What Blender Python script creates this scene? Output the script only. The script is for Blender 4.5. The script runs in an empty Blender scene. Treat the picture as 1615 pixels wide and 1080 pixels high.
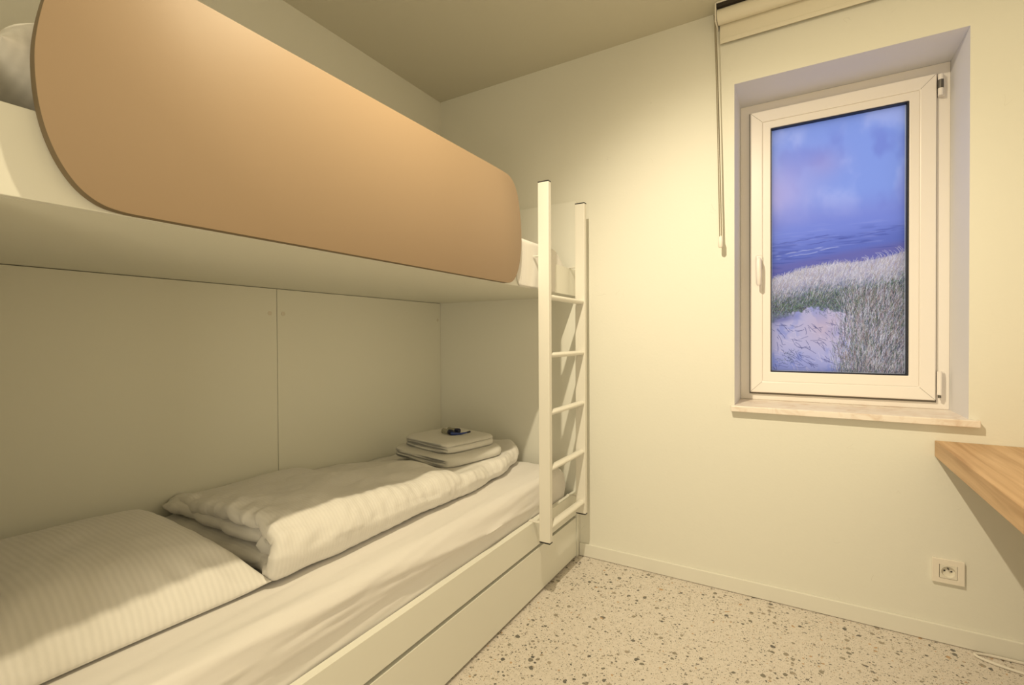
import bpy, bmesh, math, random
import numpy as np
from mathutils import Vector, Matrix, Euler, noise

# ------------------------------------------------------------------ camera, world, light, exposure
scn = bpy.context.scene
COL = scn.collection
rad = math.radians
WALL_Y, LEFT_X, RIGHT_X, BACK_Y, CEIL_Z = 2.2685, -1.836, 1.02, -1.15, 2.5

cam_data = bpy.data.cameras.new('camera')
cam = bpy.data.objects.new('camera', cam_data)
COL.objects.link(cam)
scn.camera = cam
cam_data.sensor_fit = 'HORIZONTAL'
cam_data.sensor_width = 36.0
cam_data.lens = 36.0 * 761.53 / 1615.0
cam_data.clip_start = 0.02
cam.location = (0, 0, 1.1012)
_y, _p, _r = rad(30.7312), rad(-0.5984), rad(-0.3055)
_F = Vector((-math.sin(_y) * math.cos(_p), math.cos(_y) * math.cos(_p), math.sin(_p)))
_R = Vector((math.cos(_y), math.sin(_y), 0))
_U = _R.cross(_F)
_R2 = _R * math.cos(_r) + _U * math.sin(_r)
_U2 = -_R * math.sin(_r) + _U * math.cos(_r)
cam.rotation_euler = Matrix((_R2, _U2, -_F)).transposed().to_euler()

world = bpy.data.worlds.new('dusk_sky')
scn.world = world
world.use_nodes = True
bg = world.node_tree.nodes['Background']
bg.inputs[0].default_value = (0.74, 0.80, 1.20, 1)
bg.inputs[1].default_value = 1.0

LAMP = Vector((-0.53, 0.85, 2.42))
ld = bpy.data.lights.new('downlight_beam', 'SPOT')
ld.energy = 106
ld.color = (1.0, 0.845, 0.56)
ld.spot_size = rad(179)
ld.spot_blend = 1.0
ld.shadow_soft_size = 0.014
lo = bpy.data.objects.new('downlight_beam', ld)
COL.objects.link(lo)
lo.location = LAMP
lo.rotation_euler = Vector((0.42, 0.12, -0.90)).to_track_quat('-Z', 'Y').to_euler()

# the same lamp's reflector beam, brighter towards the window wall
rd = bpy.data.lights.new('downlight_reflector', 'SPOT')
rd.energy = 52
rd.color = (1.0, 0.89, 0.69)
rd.spot_size = rad(78)
rd.spot_blend = 1.0
rd.shadow_soft_size = 0.014
ro = bpy.data.objects.new('downlight_reflector', rd)
COL.objects.link(ro)
ro.location = LAMP
ro.rotation_euler = (Vector((-0.27, 2.27, 1.02)) - LAMP).to_track_quat('-Z', 'Y').to_euler()

# unseen area light added behind the camera to fill the shaded parts
hd = bpy.data.lights.new('fill_light', 'AREA')
hd.shape = 'RECTANGLE'; hd.size = 0.84; hd.size_y = 1.98
hd.energy = 17
hd.color = (1.0, 0.88, 0.64)
ho = bpy.data.objects.new('fill_light', hd)
COL.objects.link(ho)
ho.location = (0.30, BACK_Y + 0.004, 1.01)
ho.rotation_euler = (rad(90), 0, 0)

scn.view_settings.view_transform = 'Standard'
scn.view_settings.look = 'None'
scn.view_settings.gamma = 1.0
scn.view_settings.use_curve_mapping = False
scn.view_settings.exposure = 0.0

# ------------------------------------------------------------------ materials
def srgb(r, g, b):
    f = lambda c: (c / 12.92 if c <= 0.04045 else ((c + 0.055) / 1.055) ** 2.4)
    return (f(r / 255), f(g / 255), f(b / 255), 1)

def new_mat(name, color=(0.8, 0.8, 0.8, 1), rough=0.5, metallic=0.0, spec=0.5):
    m = bpy.data.materials.new(name)
    m.use_nodes = True
    b = m.node_tree.nodes['Principled BSDF']
    b.inputs['Base Color'].default_value = color
    b.inputs['Roughness'].default_value = rough
    b.inputs['Metallic'].default_value = metallic
    b.inputs['Specular IOR Level'].default_value = spec
    return m

def nd(m, typ, **kw):
    n = m.node_tree.nodes.new(typ)
    for k, v in kw.items():
        setattr(n, k, v)
    return n

def lk(m, a, b):
    m.node_tree.links.new(a, b)

def bump_noise(m, scale=200, strength=0.1, dist=0.001, detail=3, vec_scale=None):
    tc = nd(m, 'ShaderNodeTexCoord')
    no = nd(m, 'ShaderNodeTexNoise')
    no.inputs['Scale'].default_value = scale
    no.inputs['Detail'].default_value = detail
    if vec_scale:
        mp = nd(m, 'ShaderNodeMapping')
        mp.inputs['Scale'].default_value = vec_scale
        lk(m, tc.outputs['Object'], mp.inputs[0])
        lk(m, mp.outputs[0], no.inputs['Vector'])
    else:
        lk(m, tc.outputs['Object'], no.inputs['Vector'])
    bu = nd(m, 'ShaderNodeBump')
    bu.inputs['Strength'].default_value = strength
    bu.inputs['Distance'].default_value = dist
    lk(m, no.outputs['Fac'], bu.inputs['Height'])
    lk(m, bu.outputs[0], m.node_tree.nodes['Principled BSDF'].inputs['Normal'])
    return no, bu

def mottle(m, c1, c2, scale=3.0, detail=4):
    tc = nd(m, 'ShaderNodeTexCoord')
    no = nd(m, 'ShaderNodeTexNoise')
    no.inputs['Scale'].default_value = scale
    no.inputs['Detail'].default_value = detail
    lk(m, tc.outputs['Object'], no.inputs['Vector'])
    mx = nd(m, 'ShaderNodeMix', data_type='RGBA')
    mx.inputs[6].default_value = c1
    mx.inputs[7].default_value = c2
    lk(m, no.outputs['Fac'], mx.inputs[0])
    lk(m, mx.outputs[2], m.node_tree.nodes['Principled BSDF'].inputs['Base Color'])
    return mx

WALLC = (0.80, 0.785, 0.70, 1)
M_wall = new_mat('painted_plaster', WALLC, 0.75, spec=0.25)
bump_noise(M_wall, 90, 0.25, 0.0015, 4)
# faint scuff marks: thin dark scratches, keep their place on the paint
def add_scuffs(m):
    nt = m.node_tree
    tc = nd(m, 'ShaderNodeTexCoord')
    n1 = nd(m, 'ShaderNodeTexNoise'); n1.inputs['Scale'].default_value = 5.0; n1.inputs['Detail'].default_value = 2
    n1.inputs['Distortion'].default_value = 1.5
    mp = nd(m, 'ShaderNodeMapping'); mp.inputs['Rotation'].default_value = (0, 0.5, 0)
    lk(m, tc.outputs['Object'], mp.inputs[0]); lk(m, mp.outputs[0], n1.inputs['Vector'])
    a = nd(m, 'ShaderNodeMath', operation='SUBTRACT'); a.inputs[1].default_value = 0.5
    b = nd(m, 'ShaderNodeMath', operation='ABSOLUTE')
    lk(m, n1.outputs['Fac'], a.inputs[0]); lk(m, a.outputs[0], b.inputs[0])
    r = nd(m, 'ShaderNodeMapRange'); r.inputs[1].default_value = 0.0; r.inputs[2].default_value = 0.0035
    r.inputs[3].default_value = 1.0; r.inputs[4].default_value = 0.0
    lk(m, b.outputs[0], r.inputs[0])
    n2 = nd(m, 'ShaderNodeTexNoise'); n2.inputs['Scale'].default_value = 11.0
    lk(m, tc.outputs['Object'], n2.inputs['Vector'])
    r2 = nd(m, 'ShaderNodeMapRange'); r2.inputs[1].default_value = 0.64; r2.inputs[2].default_value = 0.70
    lk(m, n2.outputs['Fac'], r2.inputs[0])
    mu = nd(m, 'ShaderNodeMath', operation='MULTIPLY'); lk(m, r.outputs[0], mu.inputs[0]); lk(m, r2.outputs[0], mu.inputs[1])
    m2 = nd(m, 'ShaderNodeMath', operation='MULTIPLY'); m2.inputs[1].default_value = 0.35
    lk(m, mu.outputs[0], m2.inputs[0])
    mx = nd(m, 'ShaderNodeMix', data_type='RGBA')
    mx.inputs[6].default_value = WALLC; mx.inputs[7].default_value = (0.30, 0.26, 0.2, 1)
    lk(m, m2.outputs[0], mx.inputs[0])
    lk(m, mx.outputs[2], nt.nodes['Principled BSDF'].inputs['Base Color'])
M_wall_scuffed = new_mat('painted_plaster_scuffed', WALLC, 0.75, spec=0.25)
bump_noise(M_wall_scuffed, 90, 0.25, 0.0015, 4)
add_scuffs(M_wall_scuffed)
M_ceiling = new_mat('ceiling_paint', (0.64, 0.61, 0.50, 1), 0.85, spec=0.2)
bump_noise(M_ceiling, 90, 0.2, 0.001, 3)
M_reveal = new_mat('reveal_plaster_sky_tint', (0.80, 0.80, 0.83, 1), 0.7, spec=0.25)  # blue window light on the reveals is tinted into this base colour
M_base = new_mat('baseboard_paint', (0.80, 0.78, 0.70, 1), 0.45)

# white melamine board
M_board = new_mat('white_melamine_board', (0.82, 0.81, 0.73, 1), 0.42)
bump_noise(M_board, 350, 0.08, 0.0006, 2)
M_backboard = new_mat('cream_melamine_board', (0.82, 0.81, 0.71, 1), 0.5)
bump_noise(M_backboard, 350, 0.08, 0.0006, 2)
M_cap = new_mat('plastic_screw_cap', (0.74, 0.69, 0.58, 1), 0.5)
M_guard = new_mat('beige_laminate', (0.385, 0.275, 0.175, 1), 0.55, spec=0.35)
bump_noise(M_guard, 600, 0.1, 0.0004, 2)
M_guard_edge = new_mat('beige_laminate_edge', (0.20, 0.15, 0.09, 1), 0.6, spec=0.3)
M_metal = new_mat('white_powder_coated_metal', (0.79, 0.76, 0.68, 1), 0.38)
M_blackplastic = new_mat('black_plastic', (0.012, 0.012, 0.014, 1), 0.5)
M_pvc = new_mat('white_upvc', (0.88, 0.83, 0.78, 1), 0.35)
M_gap = new_mat('grey_rubber_seal', (0.18, 0.16, 0.13, 1), 0.7)
M_gasket = new_mat('black_rubber_gasket', (0.006, 0.008, 0.02, 1), 0.5)
M_hingemetal = new_mat('hinge_steel', (0.16, 0.15, 0.13, 1), 0.4, 0.8)
M_blind = new_mat('blind_fabric', (0.80, 0.75, 0.62, 1), 0.8, spec=0.2)
bump_noise(M_blind, 500, 0.15, 0.0005, 2)
M_blindplastic = new_mat('blind_plastic', (0.84, 0.80, 0.72, 1), 0.4)
M_blinddark = new_mat('blind_dark_gap', (0.03, 0.022, 0.015, 1), 0.5)
M_chain = new_mat('bead_chain_plastic', (0.34, 0.30, 0.22, 1), 0.4)
M_socket = new_mat('socket_plastic', (0.86, 0.80, 0.70, 1), 0.3)
M_socketin = new_mat('socket_insert_plastic', (0.80, 0.76, 0.66, 1), 0.35)
M_socketdark = new_mat('socket_hole', (0.03, 0.03, 0.03, 1), 0.6)
M_cable = new_mat('white_cable_sheath', (0.78, 0.74, 0.66, 1), 0.4)
M_bottle = new_mat('clear_gel_bottle', (0.45, 0.44, 0.34, 1), 0.15)
M_bottle.node_tree.nodes['Principled BSDF'].inputs['Transmission Weight'].default_value = 0.55
M_navy = new_mat('navy_cap', (0.004, 0.006, 0.03, 1), 0.35)
M_blue = new_mat('blue_plastic', (0.015, 0.04, 0.22, 1), 0.35)
M_lampmetal = new_mat('lamp_white_metal', (0.8, 0.8, 0.78, 1), 0.4)

# marble-like sill
M_sill = new_mat('pinkish_marble', (0.80, 0.70, 0.60, 1), 0.3)
mx = mottle(M_sill, (0.86, 0.78, 0.70, 1), (0.62, 0.44, 0.32, 1), 16, 6)
mx_n = [n for n in M_sill.node_tree.nodes if n.type == 'TEX_NOISE'][0]
mx_n.inputs['Distortion'].default_value = 1.2
rr = nd(M_sill, 'ShaderNodeMapRange'); rr.inputs[1].default_value = 0.48; rr.inputs[2].default_value = 0.85
lk(M_sill, mx_n.outputs['Fac'], rr.inputs[0]); lk(M_sill, rr.outputs[0], mx.inputs[0])

# wood desk
M_wood = new_mat('oak_veneer', (0.5, 0.33, 0.18, 1), 0.45)
def wood_nodes(m):
    tc = nd(m, 'ShaderNodeTexCoord')
    mp = nd(m, 'ShaderNodeMapping'); mp.inputs['Scale'].default_value = (26, 1.1, 26)
    lk(m, tc.outputs['Object'], mp.inputs[0])
    n1 = nd(m, 'ShaderNodeTexNoise'); n1.inputs['Scale'].default_value = 1.6; n1.inputs['Detail'].default_value = 7; n1.inputs['Distortion'].default_value = 0.5
    lk(m, mp.outputs[0], n1.inputs['Vector'])
    cr = nd(m, 'ShaderNodeValToRGB')
    e = cr.color_ramp.elements
    e[0].position = 0.32; e[0].color = (0.43, 0.25, 0.115, 1)
    e[1].position = 0.68; e[1].color = (0.66, 0.44, 0.245, 1)
    lk(m, n1.outputs['Fac'], cr.inputs[0])
    lk(m, cr.outputs[0], m.node_tree.nodes['Principled BSDF'].inputs['Base Color'])
wood_nodes(M_wood)

# terrazzo floor: pale pink cement with scattered stone chips of several sizes
M_floor = new_mat('terrazzo', (0.7, 0.62, 0.5, 1), 0.32, spec=0.4)
def terrazzo(m):
    tc = nd(m, 'ShaderNodeTexCoord')
    warp = nd(m, 'ShaderNodeTexNoise'); warp.inputs['Scale'].default_value = 45; warp.inputs['Detail'].default_value = 2
    lk(m, tc.outputs['Object'], warp.inputs['Vector'])
    ws = nd(m, 'ShaderNodeVectorMath', operation='MULTIPLY_ADD')
    ws.inputs[1].default_value = (0.012, 0.012, 0.0)
    lk(m, warp.outputs['Color'], ws.inputs[0]); lk(m, tc.outputs['Object'], ws.inputs[2])
    basen = nd(m, 'ShaderNodeTexNoise'); basen.inputs['Scale'].default_value = 60; basen.inputs['Detail'].default_value = 5
    lk(m, tc.outputs['Object'], basen.inputs['Vector'])
    base = nd(m, 'ShaderNodeMix', data_type='RGBA')
    base.inputs[6].default_value = (0.61, 0.55, 0.475, 1); base.inputs[7].default_value = (0.79, 0.73, 0.67, 1)
    lk(m, basen.outputs['Fac'], base.inputs[0])
    last = base.outputs[2]
    for scale, thr, keep, tint in ((48, 0.46, 0.13, 0), (88, 0.42, 0.20, 1), (170, 0.40, 0.28, 2), (320, 0.40, 0.26, 3)):
        off = nd(m, 'ShaderNodeVectorMath', operation='ADD'); off.inputs[1].default_value = (scale * .37, scale * .11, 0)
        lk(m, ws.outputs[0], off.inputs[0])
        flat = nd(m, 'ShaderNodeVectorMath', operation='MULTIPLY'); flat.inputs[1].default_value = (1, 1, 0)
        lk(m, off.outputs[0], flat.inputs[0])
        vo = nd(m, 'ShaderNodeTexVoronoi', voronoi_dimensions='2D'); vo.inputs['Scale'].default_value = scale
        lk(m, flat.outputs[0], vo.inputs['Vector'])
        sep = nd(m, 'ShaderNodeSeparateColor'); lk(m, vo.outputs['Color'], sep.inputs[0])
        # chip radius varies per cell
        rm = nd(m, 'ShaderNodeMapRange'); rm.inputs[1].default_value = 1 - keep; rm.inputs[2].default_value = 1.0
        rm.inputs[3].default_value = 0.10; rm.inputs[4].default_value = thr
        gate = nd(m, 'ShaderNodeMath', operation='GREATER_THAN'); gate.inputs[1].default_value = 1 - keep; lk(m, sep.outputs[0], gate.inputs[0])
        lk(m, sep.outputs[0], rm.inputs[0])
        cmp_ = nd(m, 'ShaderNodeMath', operation='LESS_THAN')
        lk(m, vo.outputs['Distance'], cmp_.inputs[0]); lk(m, rm.outputs[0], cmp_.inputs[1])
        gm = nd(m, 'ShaderNodeMath', operation='MULTIPLY'); lk(m, cmp_.outputs[0], gm.inputs[0]); lk(m, gate.outputs[0], gm.inputs[1])
        cmp_ = gm
        cr = nd(m, 'ShaderNodeValToRGB'); cr.color_ramp.interpolation = 'CONSTANT'
        el = cr.color_ramp.elements
        el[0].position = 0; el[0].color = (0.10, 0.095, 0.08, 1)
        el[1].position = 0.22; el[1].color = (0.27, 0.235, 0.18, 1)
        for pos, c in ((0.42, (0.06, 0.058, 0.055, 1)), (0.55, (0.36, 0.30, 0.23, 1)), (0.72, (0.16, 0.145, 0.11, 1)), (0.84, (0.5, 0.30, 0.14, 1)), (0.90, (0.30, 0.26, 0.2, 1))):
            x = el.new(pos); x.color = c
        lk(m, sep.outputs[1], cr.inputs[0])
        mx = nd(m, 'ShaderNodeMix', data_type='RGBA')
        sc = nd(m, 'ShaderNodeMath', operation='MULTIPLY'); sc.inputs[1].default_value = (0.9, 0.85, 0.75, 0.6)[tint]
        lk(m, cmp_.outputs[0], sc.inputs[0])
        lk(m, sc.outputs[0], mx.inputs[0]); lk(m, last, mx.inputs[6]); lk(m, cr.outputs[0], mx.inputs[7])
        last = mx.outputs[2]
    lk(m, last, m.node_tree.nodes['Principled BSDF'].inputs['Base Color'])
terrazzo(M_floor)

# cloth with woven satin stripes (stripe direction along an axis of object space)
def cloth_mat(name, color, axis=None, period=0.012, strength=0.35, noise_scale=40, nstr=0.25, tone=0.04):
    m = new_mat(name, color, 0.85, spec=0.15)
    b = m.node_tree.nodes['Principled BSDF']
    b.inputs['Sheen Weight'].default_value = 0.15
    tc = nd(m, 'ShaderNodeTexCoord')
    no = nd(m, 'ShaderNodeTexNoise'); no.inputs['Scale'].default_value = noise_scale; no.inputs['Detail'].default_value = 5
    no.inputs['Distortion'].default_value = 0.6
    lk(m, tc.outputs['Object'], no.inputs['Vector'])
    bu = nd(m, 'ShaderNodeBump'); bu.inputs['Strength'].default_value = nstr; bu.inputs['Distance'].default_value = 0.004
    lk(m, no.outputs['Fac'], bu.inputs['Height'])
    last = bu
    if axis is not None:
        wa = nd(m, 'ShaderNodeTexWave', wave_type='BANDS', bands_direction=axis, wave_profile='SIN')
        wa.inputs['Scale'].default_value = 0.314 / period
        wa.inputs['Distortion'].default_value = 1.2
        wa.inputs['Detail'].default_value = 2
        wa.inputs['Detail Scale'].default_value = 1.5
        lk(m, tc.outputs['Object'], wa.inputs['Vector'])
        b2 = nd(m, 'ShaderNodeBump'); b2.inputs['Strength'].default_value = strength; b2.inputs['Distance'].default_value = 0.002
        lk(m, wa.outputs['Fac'], b2.inputs['Height']); lk(m, bu.outputs[0], b2.inputs['Normal'])
        mx = nd(m, 'ShaderNodeMix', data_type='RGBA')
        mx.inputs[6].default_value = tuple(c * (1 - tone) for c in color[:3]) + (1,)
        mx.inputs[7].default_value = tuple(min(1, c * (1 + tone)) for c in color[:3]) + (1,)
        lk(m, wa.outputs['Fac'], mx.inputs[0]); lk(m, mx.outputs[2], b.inputs['Base Color'])
        last = b2
    lk(m, last.outputs[0], b.inputs['Normal'])
    return m
LINEN = (0.80, 0.775, 0.735, 1)
M_duvet = cloth_mat('striped_white_duvet_cotton', LINEN, 'Y', 0.010, 0.16, tone=.02)
M_pillow = cloth_mat('striped_white_pillow_cotton', LINEN, 'Y', 0.013, 0.09, tone=.03)
M_sheet = cloth_mat('plain_white_sheet', (0.80, 0.77, 0.74, 1), None, noise_scale=18, nstr=0.12)
M_towel = cloth_mat('white_terry_towel', (0.82, 0.80, 0.74, 1), None, noise_scale=420, nstr=0.9)

# ------------------------------------------------------------------ mesh helpers
class MB:
    def __init__(s):
        s.bm = bmesh.new()
    def box(s, x0, x1, y0, y1, z0, z1, bev=0.0, seg=2):
        t = bmesh.new()
        bmesh.ops.create_cube(t, size=1)
        for v in t.verts:
            v.co = Vector((x0 + (v.co.x + .5) * (x1 - x0), y0 + (v.co.y + .5) * (y1 - y0), z0 + (v.co.z + .5) * (z1 - z0)))
        if bev:
            bmesh.ops.bevel(t, geom=list(t.edges), offset=bev, segments=seg, affect='EDGES', profile=0.5)
        s._merge(t)
        return s
    def prism(s, pts, axis, a0, a1, bev=0.0, seg=2):
        """closed outline pts (2D) in the plane normal to axis, extruded a0..a1"""
        t = bmesh.new()
        def mk(p, a):
            if axis == 0: return Vector((a, p[0], p[1]))
            if axis == 1: return Vector((p[0], a, p[1]))
            return Vector((p[0], p[1], a))
        lo = [t.verts.new(mk(p, a0)) for p in pts]
        hi = [t.verts.new(mk(p, a1)) for p in pts]
        n = len(pts)
        f0 = t.faces.new(lo); f1 = t.faces.new(hi[::-1])
        for i in range(n):
            t.faces.new((lo[i], hi[i], hi[(i + 1) % n], lo[(i + 1) % n]))
        bmesh.ops.recalc_face_normals(t, faces=list(t.faces))
        if bev:
            es = [e for e in t.edges if (e in f0.edges or e in f1.edges)]
            bmesh.ops.bevel(t, geom=es, offset=bev, segments=seg, affect='EDGES', profile=0.5)
        s._merge(t)
        return s
    def tube(s, pts, r, n=12, cap=True, ry=None, up=Vector((0, 0, 1))):
        t = bmesh.new()
        pts = [Vector(p) for p in pts]
        rings = []
        for i, p in enumerate(pts):
            d = (pts[min(i + 1, len(pts) - 1)] - pts[max(i - 1, 0)]).normalized()
            u = up if abs(d.dot(up)) < 0.95 else Vector((1, 0, 0))
            a = d.cross(u).normalized(); b = a.cross(d).normalized()
            rr = r[i] if isinstance(r, (list, tuple)) else r
            rb = rr if ry is None else ry
            rings.append([t.verts.new(p + a * rr * math.cos(2 * math.pi * k / n) + b * rb * math.sin(2 * math.pi * k / n)) for k in range(n)])
        for i in range(len(rings) - 1):
            for k in range(n):
                t.faces.new((rings[i][k], rings[i][(k + 1) % n], rings[i + 1][(k + 1) % n], rings[i + 1][k]))
        if cap:
            t.faces.new(rings[0][::-1]); t.faces.new(rings[-1])
        bmesh.ops.recalc_face_normals(t, faces=list(t.faces))
        s._merge(t)
        return s
    def sphere(s, c, r, seg=8, scale=(1, 1, 1)):
        t = bmesh.new()
        bmesh.ops.create_uvsphere(t, u_segments=seg, v_segments=max(4, seg // 2), radius=r)
        for v in t.verts:
            v.co = Vector((v.co.x * scale[0], v.co.y * scale[1], v.co.z * scale[2])) + Vector(c)
        s._merge(t)
        return s
    def grid(s, P, close_u=False, close_v=False, cap=False):
        """P[i][j] vectors"""
        t = bmesh.new()
        V = [[t.verts.new(p) for p in row] for row in P]
        nu, nv = len(V), len(V[0])
        for i in range(nu if close_u else nu - 1):
            for j in range(nv if close_v else nv - 1):
                t.faces.new((V[i][j], V[(i + 1) % nu][j], V[(i + 1) % nu][(j + 1) % nv], V[i][(j + 1) % nv]))
        if cap:
            t.faces.new([V[0][j] for j in range(nv)]); t.faces.new([V[-1][j] for j in range(nv)][::-1])
        bmesh.ops.recalc_face_normals(t, faces=list(t.faces))
        s._merge(t)
        return s
    def _merge(s, t):
        me = bpy.data.meshes.new('tmp'); t.to_mesh(me); t.free()
        s.bm.from_mesh(me); bpy.data.meshes.remove(me)
    def move(s, M):
        bmesh.ops.transform(s.bm, matrix=M, verts=s.bm.verts)
        return s
    def build(s, name, mat, parent=None, smooth=False, angle=35):
        me = bpy.data.meshes.new(name)
        if smooth:
            for f in s.bm.faces: f.smooth = True
            lim = rad(angle)
            for e in s.bm.edges:
                if len(e.link_faces) == 2 and e.calc_face_angle(0) > lim: e.smooth = False
        s.bm.to_mesh(me); s.bm.free()
        me.materials.append(mat)
        o = bpy.data.objects.new(name, me)
        COL.objects.link(o)
        if parent:
            o.parent = parent
            p = parent; off = Vector((0, 0, 0))
            while p: off += p.location; p = p.parent
            me.transform(Matrix.Translation(-off))
        return o

def tag(o, label=None, cat=None, group=None, kind=None):
    if label: o['label'] = label
    if cat: o['category'] = cat
    if group: o['group'] = group
    if kind: o['kind'] = kind
    return o

def empty(name, loc):
    o = bpy.data.objects.new(name, None)
    o.empty_display_size = 0.05
    o.location = loc
    COL.objects.link(o)
    return o

def top(o, loc):
    """put a finished one-mesh object's origin at loc without moving it"""
    o.data.transform(Matrix.Translation(-Vector(loc)))
    o.location = loc
    return o

def fbm(x, y, z=0.0, oct=4, lac=2.0, gain=0.5):
    v = 0; a = 1; f = 1
    for _ in range(oct):
        v += a * noise.noise(Vector((x * f, y * f, z + f * 3.1))); a *= gain; f *= lac
    return v

def sstep(a, b, x):
    t = min(1, max(0, (x - a) / (b - a))); return t * t * (3 - 2 * t)

# ------------------------------------------------------------------ room shell
WX0, WX1, WZ0, WZ1, REV = -0.238, 0.511, 0.781, 2.176, 0.25
def struct(o): o['kind'] = 'structure'; return o
struct(MB().box(LEFT_X - .15, RIGHT_X + .15, BACK_Y - .15, WALL_Y + .4, -.1, 0).build('floor', M_floor))
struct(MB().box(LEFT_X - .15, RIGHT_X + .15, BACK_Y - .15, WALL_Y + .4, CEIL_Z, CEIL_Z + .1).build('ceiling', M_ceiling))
struct(MB().box(LEFT_X - .15, LEFT_X, BACK_Y - .15, WALL_Y, 0, CEIL_Z).build('wall_left', M_wall))
struct(MB().box(RIGHT_X, RIGHT_X + .15, BACK_Y - .15, WALL_Y, 0, CEIL_Z).build('wall_right', M_wall))
struct(MB().box(LEFT_X, RIGHT_X, BACK_Y - .15, BACK_Y, 0, CEIL_Z).build('wall_back', M_wall))
# window wall with its opening
def wall_with_hole():
    bm = bmesh.new()
    xs = [LEFT_X - .15, WX0, WX1, RIGHT_X + .15]; zs = [0, WZ0, WZ1, CEIL_Z]
    V = {}
    for yi, y in enumerate((WALL_Y, WALL_Y + .34)):
        for i, x in enumerate(xs):
            for k, z in enumerate(zs):
                V[yi, i, k] = bm.verts.new((x, y, z))
    for i in range(3):
        for k in range(3):
            if i == 1 and k == 1: continue
            bm.faces.new((V[0, i, k], V[0, i + 1, k], V[0, i + 1, k + 1], V[0, i, k + 1]))
            bm.faces.new((V[1, i, k], V[1, i, k + 1], V[1, i + 1, k + 1], V[1, i + 1, k]))
    def q(a, b):
        return bm.faces.new((V[0, a[0], a[1]], V[0, b[0], b[1]], V[1, b[0], b[1]], V[1, a[0], a[1]]))
    rev = [q((1, 1), (1, 2)), q((1, 2), (2, 2)), q((2, 2), (2, 1)), q((2, 1), (1, 1))]
    for k in range(3): q((0, k), (0, k + 1)); q((3, k), (3, k + 1)); q((k, 0), (k + 1, 0)); q((k, 3), (k + 1, 3))
    bmesh.ops.recalc_face_normals(bm, faces=list(bm.faces))
    for f in rev: f.material_index = 1
    me = bpy.data.meshes.new('wall_far'); bm.to_mesh(me); bm.free()
    me.materials.append(M_wall_scuffed); me.materials.append(M_reveal)
    o = bpy.data.objects.new('wall_far', me); COL.objects.link(o); return struct(o)
wall_with_hole()
def baseboard(name, x0, x1, y0, y1):
    struct(MB().box(x0, x1, y0, y1, 0.0015, 0.064, 0.002).build(name, M_base))
baseboard('baseboard_far', -0.952, RIGHT_X - .012, WALL_Y - .012, WALL_Y)
baseboard('baseboard_right', RIGHT_X - .012, RIGHT_X, BACK_Y + .012, WALL_Y)
baseboard('baseboard_back', LEFT_X, -.20, BACK_Y, BACK_Y + .012)

added_door = struct(empty('added_door_1', (0.30, BACK_Y, 0)))  # unseen door frame, added as a surround for the fill light
dm = MB()
dm.prism([(-.20, 0.001), (-.13, 0.001), (-.13, 2.01), (.73, 2.01), (.73, 0.001), (.80, 0.001), (.80, 2.08), (-.20, 2.08)], 1, BACK_Y, BACK_Y + .02)
dm.build('added_door_frame', M_base, added_door)

# ------------------------------------------------------------------ window
win = struct(empty('window_1', (0.1365, WALL_Y + REV, WZ0)))
FY = WALL_Y + REV                       # front plane of the fixed frame
def ring(x0, x1, z0, z1, w, y0, y1, bev=0.003, wb=None):
    """rectangular frame with mitred corners"""
    wb = w if wb is None else wb
    b = bmesh.new()
    out = [(x0, z0), (x1, z0), (x1, z1), (x0, z1)]
    inn = [(x0 + w, z0 + wb), (x1 - w, z0 + wb), (x1 - w, z1 - w), (x0 + w, z1 - w)]
    A = [b.verts.new((p[0], y0, p[1])) for p in out]; B = [b.verts.new((p[0], y0, p[1])) for p in inn]
    C = [b.verts.new((p[0], y1, p[1])) for p in out]; D = [b.verts.new((p[0], y1, p[1])) for p in inn]
    for i in range(4):
        j = (i + 1) % 4
        b.faces.new((A[i], A[j], B[j], B[i])); b.faces.new((C[i], D[i], D[j], C[j]))
        b.faces.new((A[i], C[i], C[j], A[j])); b.faces.new((B[i], B[j], D[j], D[i]))
    bmesh.ops.recalc_face_normals(b, faces=list(b.faces))
    if bev:
        es = [e for e in b.edges if len(e.link_faces) == 2 and e.calc_face_angle(0) > 0.5]
        bmesh.ops.bevel(b, geom=es, offset=bev, segments=2, affect='EDGES', profile=0.5)
    return b
def ring_obj(name, mat, parent, *a, **k):
    m = MB(); m._merge(ring(*a, **k)); return m.build(name, mat, parent)
FX0, FX1, FZ0, FZ1 = WX0, WX1, 0.806, WZ1
ring_obj('window_frame', M_pvc, win, FX0, FX1, FZ0, FZ1, 0.06, FY, FY + .07)
# protruding sash
SY = FY - .020
SX0, SX1, SZ0, SZ1 = -0.196, 0.466, 0.842, 2.132
GX0, GX1, GZ0, GZ1 = -0.113, 0.379, 0.938, 2.048
sash = ring_obj('sash', M_pvc, win, SX0, SX1, SZ0, SZ1, 0.052, SY, FY + .06, bev=0.004)
bead = ring_obj('glazing_bead', M_pvc, sash, SX0 + .0515, SX1 - .0515, SZ0 + .0515, SZ1 - .0515, 0.0325, SY + .004, FY + .05, bev=0.003, wb=0.0435)
# mitre joints of the welded profile, as thin grooves
mj = MB()
for (ax, az, bx, bz) in ((SX0 + .004, SZ0 + .004, SX0 + .05, SZ0 + .05), (SX1 - .004, SZ0 + .004, SX1 - .05, SZ0 + .05), (SX0 + .004, SZ1 - .004, SX0 + .05, SZ1 - .05), (SX1 - .004, SZ1 - .004, SX1 - .05, SZ1 - .05)):
    mj.tube([(ax, SY, az), (bx, SY, bz)], 0.0006, 6)
mj.build('mitre_joint', M_gap, sash)
ring_obj('gasket', M_gasket, sash, GX0 - .001, GX1 + .001, GZ0 - .001, GZ1 + .001, 0.0048, SY + .008, FY + .030, bev=0)
ring_obj('seal', M_gap, win, SX0 - .004, SX1 + .004, SZ0 - .009, SZ1 + .004, 0.03, FY - .0025, FY + .002, bev=0, wb=0.03)
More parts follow.
